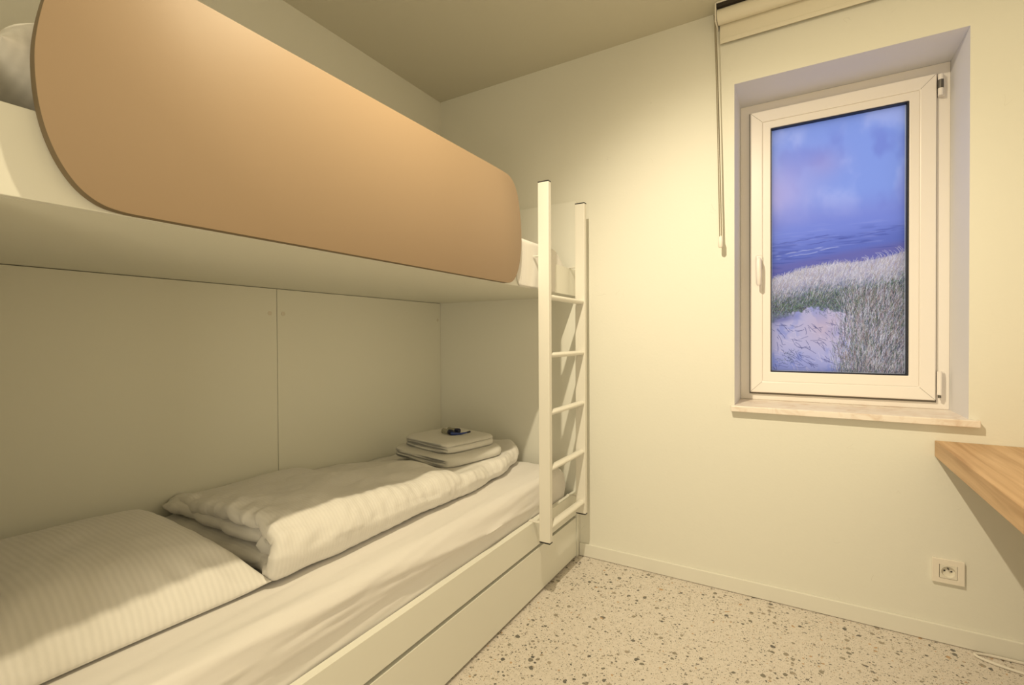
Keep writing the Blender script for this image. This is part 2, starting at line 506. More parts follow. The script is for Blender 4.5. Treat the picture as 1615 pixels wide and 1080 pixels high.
# handle
hx, hz = -0.158, 1.452
h = empty('window_handle', (hx, SY, hz)); h.parent = win
h.location = Vector((hx, SY, hz)) - win.location
MB().box(hx - .014, hx + .014, SY - .008, SY, hz - .045, hz + .02, 0.006, 3).build('rosette', M_pvc, h, True)
gp = [(hx, SY - .006, hz), (hx, SY - .025, hz + .001), (hx, SY - .042, hz - .004), (hx, SY - .047, hz - .02), (hx + .001, SY - .046, hz - .07), (hx + .001, SY - .045, hz - .115), (hx + .001, SY - .044, hz - .122)]
MB().tube(gp, [.009, .009, .011, .012, .0115, .0105, .006], 14, ry=None, up=Vector((1, 0, 0))).build('lever', M_pvc, h, True)
# hinges
def hinge(z0, z1, dark):
    hh = empty('hinge', Vector((SX1 + .010, SY, z0)) - win.location); hh.parent = win
    MB().tube([(SX1 + .010, SY - .004, z0), (SX1 + .010, SY - .004, z1)], .0085, 14).build('hinge_sleeve', M_pvc, hh, True)
    zm0, zm1 = (z0 + (z1 - z0) * .34, z0 + (z1 - z0) * .74) if dark else (z0 - .012, z0 - .002)
    MB().tube([(SX1 + .010, SY - .004, zm0), (SX1 + .010, SY - .004, zm1)], .0092 if dark else .005, 14).build('hinge_pin', M_hingemetal, hh, True)
    MB().box(SX1 + .004, SX1 + .026, FY - .014, FY, z0, z1, .003).build('hinge_plate', M_pvc, hh)
hinge(2.040, 2.122, True)
hinge(0.866, 0.958, False)
# marble sill
sl = MB().box(WX0 - .004, WX1 + .0, WALL_Y - .002, FY + .004, 0.7815, 0.806, 0.0)
sl.box(-0.250, 0.537, WALL_Y - .027, WALL_Y - .0005, 0.781, 0.806, 0.003)
sl.build('window_sill', M_sill, win)

# printed privacy film on the pane: painted picture of dunes and sea, lit from outside by dusk
def paint_film(W, H):
    rng = np.random.RandomState(7)
    def vnoise(fx, fy, seed, oct=4):
        r = np.random.RandomState(seed); out = np.zeros((H, W)); amp = 1; tot = 0
        for o in range(oct):
            gx, gy = int(fx * 2 ** o) + 2, int(fy * 2 ** o) + 2
            g = r.rand(gy + 1, gx + 1)
            X = np.linspace(0, gx - .001, W); Y = np.linspace(0, gy - .001, H)
            xi = X.astype(int); yi = Y.astype(int); xf = X - xi; yf = Y - yi
            xf = xf * xf * (3 - 2 * xf); yf = yf * yf * (3 - 2 * yf)
            a = g[yi][:, xi]; b = g[yi][:, xi + 1]; c = g[yi + 1][:, xi]; d = g[yi + 1][:, xi + 1]
            out += amp * ((a * (1 - xf) + b * xf) * (1 - yf)[:, None] + (c * (1 - xf) + d * xf) * yf[:, None]); tot += amp; amp *= .5
        return out / tot
    s = np.linspace(0, 1, W)[None, :] * np.ones((H, 1)); t = np.linspace(0, 1, H)[:, None] * np.ones((1, W))
    C = lambda *c: np.array(c, float)
    def mix(a, b, f): f = np.clip(f, 0, 1)[..., None]; return a * (1 - f) + b * f
    def sm(a, b, x): q = np.clip((x - a) / (b - a), 0, 1); return q * q * (3 - 2 * q)
    img = np.zeros((H, W, 3)) + C(128, 150, 220)
    cl = vnoise(3, 5, 3, 5)
    img = mix(img, C(164, 176, 230), sm(.42, .68, cl) * .75)
    img = mix(img, C(108, 120, 198), sm(.5, .75, vnoise(4, 6, 11, 4)) * sm(.0, .12, t) * .5)
    img = mix(img, C(176, 164, 214), np.exp(-((s - .05) ** 2) / .09 - ((t - .27) ** 2) / .02) * .75)
    img = mix(img, C(158, 146, 200), np.exp(-((s - .42) ** 2) / .02 - ((t - .17) ** 2) / .003) * .5)
    # haze towards the horizon then sea
    img = mix(img, C(118, 124, 200), sm(.28, .40, t) * .6)
    tl = t - (.5 - s) * .06 * sm(.3, .55, t)      # the shore lines rise to the right
    sea = mix(np.zeros((H, W, 3)) + C(116, 130, 206), C(92, 106, 182), sm(.42, .52, tl))
    sea = mix(sea, C(98, 98, 164), sm(.515, .55, tl))
    wl = vnoise(5, 150, 21, 3)
    sea = mix(sea, C(64, 76, 150), sm(.55, .72, wl) * sm(.42, .48, tl) * .45)
    sea = mix(sea, C(150, 155, 214), sm(.60, .80, vnoise(3, 150, 22, 2)) * sm(.38, .44, tl) * (1 - sm(.51, .53, tl)) * .28)
    for c0, s0, s1, wd in ((.497, .0, .45, .0022), (.509, .12, .6, .0016), (.478, .3, .95, .0014), (.455, .05, .5, .0014), (.51, .0, .14, .003)):
        line = c0 + .010 * (vnoise(9, 2, int(c0 * 1000), 3) - .5)
        f = sm(.35, .6, vnoise(16, 200, int(c0 * 999), 2)) * np.exp(-((tl - line) / wd) ** 2) * sm(s0, s0 + .05, s) * (1 - sm(s1 - .05, s1, s))
        sea = mix(sea, C(196, 196, 226) if c0 > .48 else C(56, 64, 134), f * .6)
    img = mix(img, sea, sm(.37, .42, tl))
    # dune body
    edge = .622 - .088 * s - .012 * np.sin(s * 5.5)
    dune = t > edge
    body = np.zeros((H, W, 3)) + C(158, 152, 180)
    body = mix(body, C(98, 108, 124), sm(.03, .10, t - edge) * .75)
    img[dune] = body[dune]
    img = np.clip(img, 0, 255)
    def stroke(x0, y0, ang, ln, col, a=.8, curve=0.0, wd=1.0):
        n = max(2, int(ln)); x, y, an = x0, y0, ang
        for i in range(n):
            x += math.sin(an); y -= math.cos(an); an += curve / n
            xi, yi = int(x), int(y)
            if 0 <= xi < W and 0 <= yi < H:
                img[yi, xi] = img[yi, xi] * (1 - a) + col * a
                if wd > 1 and xi + 1 < W: img[yi, xi + 1] = img[yi, xi + 1] * (1 - a * .6) + col * a * .6
    cols_l = [C(200, 196, 206), C(182, 178, 192), C(168, 160, 184), C(214, 208, 214), C(150, 146, 160), C(176, 168, 158), C(160, 140, 136)]
    cols_d = [C(52, 62, 70), C(66, 84, 74), C(44, 50, 72), C(84, 104, 78), C(100, 82, 84)]
    px = H / 630.0
    # green-dark undergrowth belt, then pale blades rising over it
    for k in range(int(5200 * px * px)):
        x = rng.rand(); cen = .695 + .05 * math.sin((x - .1) * 3.2) - .045 * x + (.02 if x < .3 else 0)
        y = cen + rng.randn() * .032
        if x < .25: y += .02
        stroke(x * W, y * H, rng.randn() * .7, 4 + rng.rand() * 6, cols_d[rng.randint(5)] if rng.rand() < .75 else C(110, 134, 104), .65)
    for k in range(int(4200 * px * px)):
        x = rng.rand(); e = .622 - .088 * x - .012 * math.sin(x * 5.5)
        y = e + .004 + abs(rng.randn()) * .05 + (.02 if x > .6 else 0) * rng.rand()
        stroke(x * W, y * H, rng.randn() * .22 + .12, 6 + rng.rand() * 12, cols_l[rng.randint(7)], .6, .4)
    for k in range(60):
        x = rng.rand(); e = .622 - .088 * x
        stroke(x * W, (e + .012) * H, rng.randn() * .2 - .1, 12 + rng.rand() * 12, C(206, 200, 214), .6, -1.1)
    # sand
    sand = np.zeros((H, W, 3)) + C(176, 170, 200)
    sand = mix(sand, C(132, 138, 192), sm(.45, .65, vnoise(8, 16, 31, 5)) * .75)
    sand = mix(sand, C(186, 166, 182), np.exp(-((s - .42) ** 2) / .02 - ((t - .82) ** 2) / .004) * .8)
    sand = mix(sand, C(112, 126, 196), sm(.88, 1.0, t) * (1 - s) * .7)
    top_s = np.where(s < .30, .80 - (s / .30) ** .8 * .063, .737 + .03 * ((s - .30) / .32) ** 2)
    rgt = .64 - .06 * sm(.80, 1.0, t) + .02 * np.sin(t * 60)
    jit = (vnoise(30, 60, 41, 2) - .5) * .03
    msk = sm(0, .010, t - top_s + jit) * (1 - sm(0, .05, s - rgt + jit * 2))
    img = mix(img, sand, msk)
    img = mix(img, C(96, 98, 150), np.exp(-((s - .10) ** 2) / .012 - ((t - .785 - .1 * (s - .1) * -1) ** 2) / .0002) * .75)
    for k in range(150):
        x = rng.rand() * .56; y = .80 + rng.rand() * .19
        stroke(x * W, y * H, 2.2 + rng.randn() * .35, 6 + rng.rand() * 26, C(48, 52, 100) if rng.rand() < .7 else C(200, 190, 210), .55, rng.randn() * .5, 2)
    for cx, cy in ((.17, .93), (.12, .96), (.58, .985), (.3, .745), (.42, .752), (.55, .76), (.60, .785)):
        for k in range(46):
            stroke((cx + rng.randn() * .04) * W, (cy + rng.randn() * .010) * H, rng.rand() * 6.28, 3 + rng.rand() * 7, C(60, 72, 96) if rng.rand() < .7 else C(130, 140, 150), .55)
    # big pale tussock on the right
    for k in range(int(8600 * px * px)):
        x = 1.02 - rng.rand() ** 1.3 * .58; lo = .69
        y = lo + rng.rand() * .36
        if x < .60 - .05 * (y - .7) / .3 + rng.randn() * .05: continue
        c = cols_l[rng.randint(7)] if rng.rand() < .47 else (cols_d[rng.randint(5)] if rng.rand() < .8 else C(146, 120, 118))
        stroke(x * W, y * H, (x - .80) * .9 + rng.randn() * .25, 9 + rng.rand() * 20, c, .6, .3)
    e = 3
    img[:, :e] = img[:, :e] * .4 + 120; img[:, -e:] = img[:, -e:] * .3 + 150; img[-e:] = img[-e:] * .4 + 120
    return np.clip(img, 0, 255)

def build_film():
    W, H = 330, 720
    img = paint_film(W, H) / 255.0
    lin = np.where(img <= 0.04045, img / 12.92, ((img + 0.055) / 1.055) ** 2.4)
    wcol = np.array([0.74, 0.80, 1.20])
    att = np.clip(lin / wcol * FILM_GAIN, 0, 1)
    xs = np.linspace(GX0 + .003, GX1 - .003, W); zs = np.linspace(GZ1 - .003, GZ0 + .003, H)
    X, Z = np.meshgrid(xs, zs)
    co = np.stack([X, np.full_like(X, FY + .014), Z], -1).reshape(-1, 3) - np.array(win.location)
    idx = np.arange(W * H).reshape(H, W)
    f = np.stack([idx[:-1, :-1], idx[1:, :-1], idx[1:, 1:], idx[:-1, 1:]], -1).reshape(-1, 4)
    me = bpy.data.meshes.new('printed_film')
    me.vertices.add(len(co)); me.vertices.foreach_set('co', co.astype(np.float32).ravel())
    me.loops.add(f.size); me.loops.foreach_set('vertex_index', f.astype(np.int32).ravel())
    me.polygons.add(len(f)); me.polygons.foreach_set('loop_start', (np.arange(len(f)) * 4).astype(np.int32))
    me.update(calc_edges=True)
    ca = me.color_attributes.new('print', 'FLOAT_COLOR', 'POINT')
    ca.data.foreach_set('color', np.concatenate([att.reshape(-1, 3), np.ones((W * H, 1))], 1).astype(np.float32).ravel())
    m = bpy.data.materials.new('printed_translucent_film'); m.use_nodes = True
    nt = m.node_tree; nt.nodes.clear()
    out = nt.nodes.new('ShaderNodeOutputMaterial'); tr = nt.nodes.new('ShaderNodeBsdfTranslucent')
    gl = nt.nodes.new('ShaderNodeBsdfGlossy'); gl.inputs['Roughness'].default_value = .35
    mx = nt.nodes.new('ShaderNodeMixShader'); mx.inputs[0].default_value = .02
    at = nt.nodes.new('ShaderNodeAttribute'); at.attribute_name = 'print'
    nt.links.new(at.outputs['Color'], tr.inputs['Color']); nt.links.new(tr.outputs[0], mx.inputs[1])
    nt.links.new(gl.outputs[0], mx.inputs[2]); nt.links.new(mx.outputs[0], out.inputs[0])
    me.materials.append(m)
    o = bpy.data.objects.new('printed_film', me); COL.objects.link(o); o.parent = sash
    o['label'] = 'translucent pane print of grassy dunes, sea and blue evening sky'
    return o
FILM_GAIN = 1.12
build_film()

# ------------------------------------------------------------------ roller blind
BY = WALL_Y - .045
blind = tag(empty('roller_blind', (0.14, WALL_Y, 2.36)), 'cream roller blind rolled up at the ceiling above the window', 'roller blind')
def bpart(mb, name, mat, parent=None, smooth=False):
    return mb.build(name, mat, parent or blind, smooth)
bpart(MB().box(-.305, -.299, BY - .034, WALL_Y - .001, 2.418, 2.499, .002), 'side_bracket', M_blindplastic)
bpart(MB().box(.585, .591, BY - .034, WALL_Y - .001, 2.418, 2.499, .002), 'side_bracket', M_blindplastic)
bpart(MB().box(-.299, .585, BY - .036, WALL_Y - .001, 2.4925, 2.499, .001), 'head_rail', M_blindplastic)
bpart(MB().box(-.298, .584, BY - .0335, BY + .03, 2.478, 2.4925), 'dark_gap_strip', M_blinddark)  # near-black strip filling the gap between head rail and roll
bpart(MB().tube([(-.297, BY, 2.452), (.583, BY, 2.452)], .030, 40), 'fabric_roll', M_blind, None, True)
bpart(MB().box(-.292, .578, BY + .0255, BY + .028, 2.352, 2.452), 'hanging_fabric', M_blind)
bpart(MB().box(-.292, .578, BY + .022, BY + .032, 2.352, 2.372, .003), 'bottom_bar', M_blind)
# bead chain: two strands of small beads with a weight
cx0, cy0 = -.292, WALL_Y - .045
wt = MB()
wt.tube([(-.287, cy0, 1.478), (-.287, cy0, 1.484), (-.287, cy0, 1.515), (-.287, cy0, 1.528)], [.006, .0095, .0095, .005], 16)
bpart(wt, 'chain_weight', M_blindplastic, None, True)
ch = MB()
tb = bmesh.new(); bmesh.ops.create_uvsphere(tb, u_segments=6, v_segments=4, radius=.0029)
tm = bpy.data.meshes.new('t'); tb.to_mesh(tm); tb.free()
for (xa, ya, xb, yb) in ((-.3095, cy0 - .020, -.290, cy0 - .004), (-.3095, cy0 + .012, -.284, cy0 + .006)):
    n = 200
    for i in range(n):
        f = i / (n - 1)
        z = 2.455 + (1.528 - 2.455) * f
        g = f ** .7
        n0 = len(ch.bm.verts)
        ch.bm.from_mesh(tm); ch.bm.verts.ensure_lookup_table()
        for v in ch.bm.verts[n0:]: v.co += Vector((xa + (xb - xa) * g, ya + (yb - ya) * g, z))
bpy.data.meshes.remove(tm)
ch.tube([(-.3095, cy0 - .020, 2.455), (-.3005, cy0 - .0125, 2.2), (-.290, cy0 - .004, 1.528)], .0008, 5)
ch.tube([(-.3095, cy0 + .012, 2.455), (-.298, cy0 + .0095, 2.2), (-.284, cy0 + .006, 1.528)], .0008, 5)
bpart(ch, 'bead_chain', M_chain, None, True)

# ------------------------------------------------------------------ bunk bed (built-in)
BX = -0.954                                # plane of the bed front
BED_Y0 = 0.165
bed = tag(empty('bunk_bed', (-1.39, 1.2, 0)), 'built-in white bunk bed with a rounded beige guard panel on top', 'bunk bed')
INX = -1.816
# end panels and back panels
def bp(mb, name, mat, parent=None, smooth=False): return mb.build(name, mat, parent or bed, smooth)
EP0 = 2.232
bp(MB().box(LEFT_X + .001, BX, EP0, WALL_Y - .0015, 0.001, 1.777, .0012), 'end_panel', M_board)
bp(MB().box(LEFT_X + .001, BX, BED_Y0 - .022, BED_Y0, 0.001, 1.777, .0012), 'end_panel', M_board)
for (a, b_) in ((BED_Y0 + .001, 1.1938), (1.1962, EP0 - .0012)):
    p = bp(MB().box(LEFT_X + .001, INX, a, b_, 0.001, 1.302, .0008), 'back_panel', M_backboard)
    yy = (b_ - .030) if a < 1 else (a + .026)
    for y_, z_ in ((yy, 1.203),) + (((2.205, 1.205),) if a > 1 else ()):
        cp = MB().tube([(INX, y_, z_), (INX + .0015, y_, z_)], .0085, 20, up=Vector((0, 0, 1)))
        cp.build('screw_cap', M_cap, p, True)
# upper deck and boards
bp(MB().box(LEFT_X + .001, BX - .018, BED_Y0, EP0 - .0005, 1.304, 1.326), 'upper_deck', M_backboard)
bp(MB().box(BX - .018, BX, BED_Y0, EP0 - .0005, 1.304, 1.434, .0012), 'front_board', M_board)
# guard
def guard_outline():
    R = [(1.53, 1.7115), (1.562, 1.705), (1.585, 1.692), (1.602, 1.674), (1.617, 1.650), (1.627, 1.620), (1.636, 1.580), (1.642, 1.546), (1.6455, 1.510), (1.6445, 1.470), (1.641, 1.435), (1.634, 1.402), (1.6235, 1.372), (1.611, 1.348), (1.595, 1.327), (1.572, 1.311), (1.548, 1.3055), (1.52, 1.304)]
    Lf = [(1.892 - y, z) for y, z in R][::-1]
    pts = R + [(1.2, 1.304), (.7, 1.304)] + Lf + [(.7, 1.7115), (1.2, 1.7115)]
    # Chaikin smoothing of the corners
    for _ in range(2):
        q = []
        for i in range(len(pts)):
            a, b = pts[i], pts[(i + 1) % len(pts)]
            q += [(a[0] * .75 + b[0] * .25, a[1] * .75 + b[1] * .25), (a[0] * .25 + b[0] * .75, a[1] * .25 + b[1] * .75)]
        pts = q
    return [(y * .998, 1.1012 + (z - 1.1012) * .998) for y, z in pts]
gmb = MB().prism(guard_outline(), 0, -.9490, -.9300, .0012, 2)
gd = gmb.build('guard_panel', M_guard, bed, True, 30)
gd.data.materials.append(M_guard_edge)
for f in gd.data.polygons:
    if abs(f.normal.x) < .5: f.material_index = 1
gd['label'] = 'large beige panel with rounded corners'
for y_ in (.5, .95, 1.4):
    for z_ in (1.335, 1.40): bp(MB().tube([(BX, y_, z_), (-.947, y_, z_)], .012, 16), 'guard_spacer', M_metal, None, True)
# lower bed
bp(MB().box(BX - .024, BX, BED_Y0, EP0 - .0005, .2175, .329, .0012), 'bed_rail', M_board)
bp(MB().box(BX - .020, BX - .001, BED_Y0 + .002, 2.224, .012, .2025, .0015), 'drawer_front', M_board)
bp(MB().box(LEFT_X + .02, BX - .024, BED_Y0, EP0 - .0005, .258, .280), 'lower_deck', M_backboard)
bp(MB().box(INX + .01, BX - .021, BED_Y0 + .02, 2.20, .02, .2), 'drawer_box', M_backboard)

# ------------------------------------------------------------------ ladder
lad = tag(empty('bunk_ladder', (-.895, 1.95, .255)), 'white metal ladder with five rungs against the bunk bed front', 'ladder')
PX0, PX1 = -.923, -.874
for y0 in (1.765, 2.147):
    po = MB().box(PX0, PX1, y0, y0 + .025, .2575, 1.7355, .002, 2).build('post', M_metal, lad)
    for z0, z1 in ((.2525, .2575), (1.7355, 1.7400)):
        MB().box(PX0, PX1, y0, y0 + .025, z0, z1, .0008, 1).build('end_cap', M_blackplastic, po)
    MB().box(BX - .022, PX0, y0 + .003, y0 + .022, .3295, .3335, .0008, 1).build('bracket', M_metal, lad)
    MB().box(BX + .006 if y0 < 2 else BX - .012, PX0, y0 + .003, y0 + .022, 1.4345, 1.4385, .0008, 1).build('bracket', M_metal, lad)
for k in range(5):
    z = (1.268, 1.026, .786, .553, .312)[k]
    MB().tube([(-.896, 1.790, z), (-.896, 2.147, z)], .0185, 20, ry=.0115).build('rung', M_metal, lad, True)

# ------------------------------------------------------------------ desk
dk = tag(empty('wall_desk', (.72, 1.0, .666)), 'light oak desk top fixed along the right wall below the window', 'desk')
MB().box(.420, RIGHT_X - .001, .35, WALL_Y - .0015, .666, .723, .0015).build('desktop', M_wood, dk)
MB().box(.60, RIGHT_X - .001, .352, .38, .001, .6655, .001).build('side_support', M_board, dk)

# ------------------------------------------------------------------ socket
so = tag(empty('wall_socket', (.457, WALL_Y, .259)), 'square white wall socket low under the desk beside the skirting', 'socket')
sx, sz, sy = .457, .259, WALL_Y
ring_obj('cover_plate', M_socket, so, sx - .044, sx + .044, sz - .0425, sz + .0425, .0193, sy - .010, sy - .0005, bev=.0012, wb=.0178)
def socket_insert():
    b = bmesh.new(); N = 40; y = sy - .0115; hw = .0235
    outer = []; inner = []; deep = []
    for k in range(N):
        a = 2 * math.pi * k / N + math.pi / 4
        c, s_ = math.cos(a), math.sin(a); q = hw / max(abs(c), abs(s_))
        outer.append((sx + c * q, sz + s_ * q)); inner.append((sx + c * .0195, sz + s_ * .0195)); deep.append((sx + c * .0185, sz + s_ * .0185))
    O0 = [b.verts.new((p[0], sy - .003, p[1])) for p in outer]
    O = [b.verts.new((p[0], y, p[1])) for p in outer]; I = [b.verts.new((p[0], y, p[1])) for p in inner]; Dp = [b.verts.new((p[0], y + .0085, p[1])) for p in deep]
    for k in range(N):
        j = (k + 1) % N
        b.faces.new((O0[k], O0[j], O[j], O[k])); b.faces.new((O[k], O[j], I[j], I[k])); b.faces.new((I[k], I[j], Dp[j], Dp[k]))
    b.faces.new(Dp)
    bmesh.ops.recalc_face_normals(b, faces=list(b.faces))
    m = MB(); m._merge(b); return m
MB().box(sx - .0250, sx + .0250, sy - .0018, sy - .0006, sz - .0250, sz + .0250).build('insert_gap', M_socketdark, so)
ins = socket_insert().build('insert', M_socketin, so)
for (ax, az) in ((-.0095, .001), (.0095, .001)):
    MB().tube([(sx + ax, sy - .0034, sz + az), (sx + ax, sy - .0026, sz + az)], .003, 12).build('contact_hole', M_socketdark, ins)
MB().tube([(sx, sy - .012, sz + .0105), (sx, sy - .003, sz + .0105)], .0024, 12).build('earth_pin', M_hingemetal, ins)

# ------------------------------------------------------------------ cable on the floor
def catmull(P, n=12):
    out = []; P = [Vector(p) for p in P]
    P = [P[0] * 2 - P[1]] + P + [P[-1] * 2 - P[-2]]
    for i in range(1, len(P) - 2):
        for k in range(n):
            t = k / n
            a, b, c, d = P[i - 1:i + 3]
            out.append(.5 * ((2 * b) + (c - a) * t + (2 * a - 5 * b + 4 * c - d) * t * t + (3 * b - a - 3 * c + d) * t ** 3))
    out.append(P[-2]); return out
cab = MB().tube(catmull([(.86, 2.236, .0047), (.72, 2.243, .0047), (.62, 2.244, .0047), (.55, 2.240, .0047), (.520, 2.226, .0047), (.535, 2.206, .0047), (.585, 2.186, .0047), (.65, 2.172, .0047), (.76, 2.150, .0047), (.90, 2.10, .0047), (.97, 1.9, .0047)], 10), .0045, 10).build('power_cable', M_cable, None, True)
tag(cab, 'thin pale cable looped on the terrazzo floor under the desk', 'cable')
top(cab, (.55, 2.2, 0))

# ------------------------------------------------------------------ bedding
MT = .474     # mattress top
def mattress_mesh(x0, x1, y0, y1, z0, z1, folds=True, seed=0.0, r=.035):
    """rounded slab whose front carries the long tension creases of a loose fitted sheet"""
    P = []
    prof = []                                     # profile in x-z: from back bottom over the top to front bottom
    n = 10
    prof.append((x0, z0)); prof.append((x0, z0 + .05))
    for k in range(n + 1):
        a = math.pi - k / n * math.pi / 2
        prof.append((x0 + r + r * math.cos(a), z1 - r + r * math.sin(a)))
    for k in range(1, 60): prof.append((x0 + r + (x1 - x0 - 2 * r) * k / 60, z1))
    for k in range(n + 1):
        a = math.pi / 2 - k / n * math.pi / 2
        prof.append((x1 - r + r * math.cos(a), z1 - r + r * math.sin(a)))
    for k in range(1, 26): prof.append((x1, z1 - r - (z1 - r - z0) * k / 25))
    # arc length for crease coordinates
    L = [0]
    for i in range(1, len(prof)): L.append(L[-1] + math.dist(prof[i], prof[i - 1]))
    cx, cz = (x0 + x1) / 2, (z0 + z1) / 2
    NY = 300
    for j in range(NY + 1):
        y = y0 + (y1 - y0) * j / NY
        e = min((y - y0), (y1 - y)) / .05
        sh = math.sqrt(max(0, 1 - (1 - min(1, e)) ** 2)) if e < 1 else 1
        row = []
        for i, (x, z) in enumerate(prof):
            l = L[i]; q = L[-1] - l            # q = distance up from the front bottom edge
            # long creases, slanting slowly with y
            w = 0.0
            if folds:
                c1 = q * 16 + y * 1.6 + .5 * fbm(y * 1.2, q * 3, seed)
                w += .0030 * fbm(c1, y * .5, seed + 4, 3) * sstep(.9, .30, q)
                w += .0030 * fbm(q * 42 - y * 3.2, y * .6, seed + 9, 2) * sstep(.55, .12, q)
                # bolder drapes on the front face
                f1 = math.sin((q * 52 - y * 5.0 + 1.6 * fbm(y * 1.4, q * 2, seed + 2)))
                w += .0030 * max(0, f1) ** 2 * sstep(.22, .13, q) * sstep(-.02, .04, q)
                for q0, sl, am, wd in ((.10, .030, .006, .016), (.085, .075, .009, .022), (.12, -.012, .005, .014), (.06, .12, .007, .030)):
                    dq = q - (q0 + sl * (1.9 - y) + .012 * noise.noise(Vector((y * 2.2, q0 * 50, seed))))
                    w += am * (math.exp(-abs(dq) / (wd * (1.6 if dq > 0 else .6)))) * sstep(2.05, 1.5, y)
            nx = 0.0; nz = 0.0
            if i == 0 or i == len(prof) - 1: a, b = prof[max(0, i - 1)], prof[min(len(prof) - 1, i + 1)]
            else: a, b = prof[i - 1], prof[i + 1]
            tx, tz = b[0] - a[0], b[1] - a[1]; ln = math.hypot(tx, tz) or 1
            nx, nz = -tz / ln, tx / ln
            zz = z0 + (z - z0) * (1 - .16 * (1 - sh))
            row.append(Vector((x + nx * w, y, zz + nz * w)))
        P.append(row)
    # rounded ends
    m = MB()
    P0 = [Vector((cx + (v.x - cx) * .97, y0 - .012, cz + (v.z - cz) * .9)) for v in P[0]]
    P1 = [Vector((cx + (v.x - cx) * .985, y1 + .012, cz + (v.z - cz) * .9)) for v in P[-1]]
    m.grid([P0] + P + [P1], cap=False)
    b = bmesh.new()
    for R_, flip in ((P0, False), (P1, True)):
        vs = [b.verts.new(v) for v in R_]
        b.faces.new(vs if flip else vs[::-1])
    m._merge(b)
    bmesh.ops.remove_doubles(m.bm, verts=m.bm.verts, dist=1e-5)
    bmesh.ops.recalc_face_normals(m.bm, faces=list(m.bm.faces))
    return m
mat1 = mattress_mesh(INX + .012, -.984, BED_Y0 + .03, 2.150, .281, MT).build('mattress', M_sheet, None, True, 60)
tag(mat1, 'lower bunk mattress under a creased white fitted sheet', 'mattress'); top(mat1, (-1.4, 1.2, .281))
mat2 = mattress_mesh(INX + .012, -.976, BED_Y0 + .03, 2.150, 1.327, 1.422, True, 7.0).build('mattress', M_sheet, None, True, 60)
tag(mat2, 'upper bunk mattress behind the beige guard panel', 'mattress'); top(mat2, (-1.4, 1.2, 1.327))

def soft_pillow(hx, hy, thick, seed, nu=90, nv=90, flange=.0):
    """pillow: two bulging faces meeting in a seam, corners pulled out; centred, bottom at z=0"""
    topg, botg = [], []
    for i in range(nu + 1):
        rt, rb = [], []
        u = -math.cos(math.pi * i / nu)
        for j in range(nv + 1):
            v = -math.cos(math.pi * j / nv)
            pin_u = 1 - .055 * (1 - v * v) ** 1.0 * abs(u) ** 3 * 0 - .05 * (1 - abs(v) ** 2.5) * 0
            x = u * hx * (1 - .02 * (1 - v * v)) ; y = v * hy * (1 - .03 * (1 - u * u))
            e = max(0, (1 - abs(u) ** 4.5)) ** .6 * max(0, (1 - abs(v) ** 3.6)) ** .62
            w = .010 * fbm(x * 5, y * 5, seed, 3) * e ** .5
            # radiating creases near the corners and edges
            rr_ = max(abs(u), abs(v))
            ang = math.atan2(v, u)
            w += .0035 * math.sin(ang * 26 + 3 * fbm(x * 4, y * 4, seed + 5)) * sstep(.62, .92, rr_) * (1 - sstep(.95, 1, rr_))
            w *= min(1, e * 3)
            zt = thick * .62 * e + w
            zb = thick * .38 * e
            rt.append(Vector((x, y, thick * .38 + zt + .002))); rb.append(Vector((x, y, thick * .38 - zb * .985)))
        topg.append(rt); botg.append(rb)
    m = MB(); m.grid(topg); m.grid([r[::-1] for r in botg])
    # seam strip joins them
    def rim(g): return g[0][:-1] + [r[-1] for r in g[:-1]] + g[-1][:0:-1] + [r[0] for r in g[:0:-1]]
    a, b = rim(topg), rim(botg)
    m.grid([a + [a[0]], b + [b[0]]])
    bmesh.ops.remove_doubles(m.bm, verts=m.bm.verts, dist=2e-4)
    bmesh.ops.recalc_face_normals(m.bm, faces=list(m.bm.faces))
    return m

pl = soft_pillow(.325, .285, .142, 2.0)
# let the seam sink towards the mattress at the front edge
for v in pl.bm.verts:
    k = max(sstep(.55, 1.0, abs(v.co.x) / .325), sstep(.6, 1.0, abs(v.co.y) / .285))
    edge = .038 * .142
    v.co.z = v.co.z - min(v.co.z - edge, .040 * k) if v.co.z > edge + .0005 else v.co.z
pl.move(Matrix.Translation((-1.482, .462, MT + .002)) @ Matrix.Rotation(rad(-3), 4, 'Z'))
pil = pl.build('pillow', M_pillow, None, True, 80)
tag(pil, 'plump white pillow on the lower bunk, nearest the camera', 'pillow'); top(pil, (-1.48, .46, MT))

pu = soft_pillow(.33, .25, .215, 9.0, 60, 60)
pu.move(Matrix.Translation((-1.285, .47, 1.442)))
pil2 = pu.build('pillow', M_pillow, None, True, 80)
tag(pil2, 'white pillow on the upper bunk at the left end of the guard panel', 'pillow'); top(pil2, (-1.30, .47, 1.434))

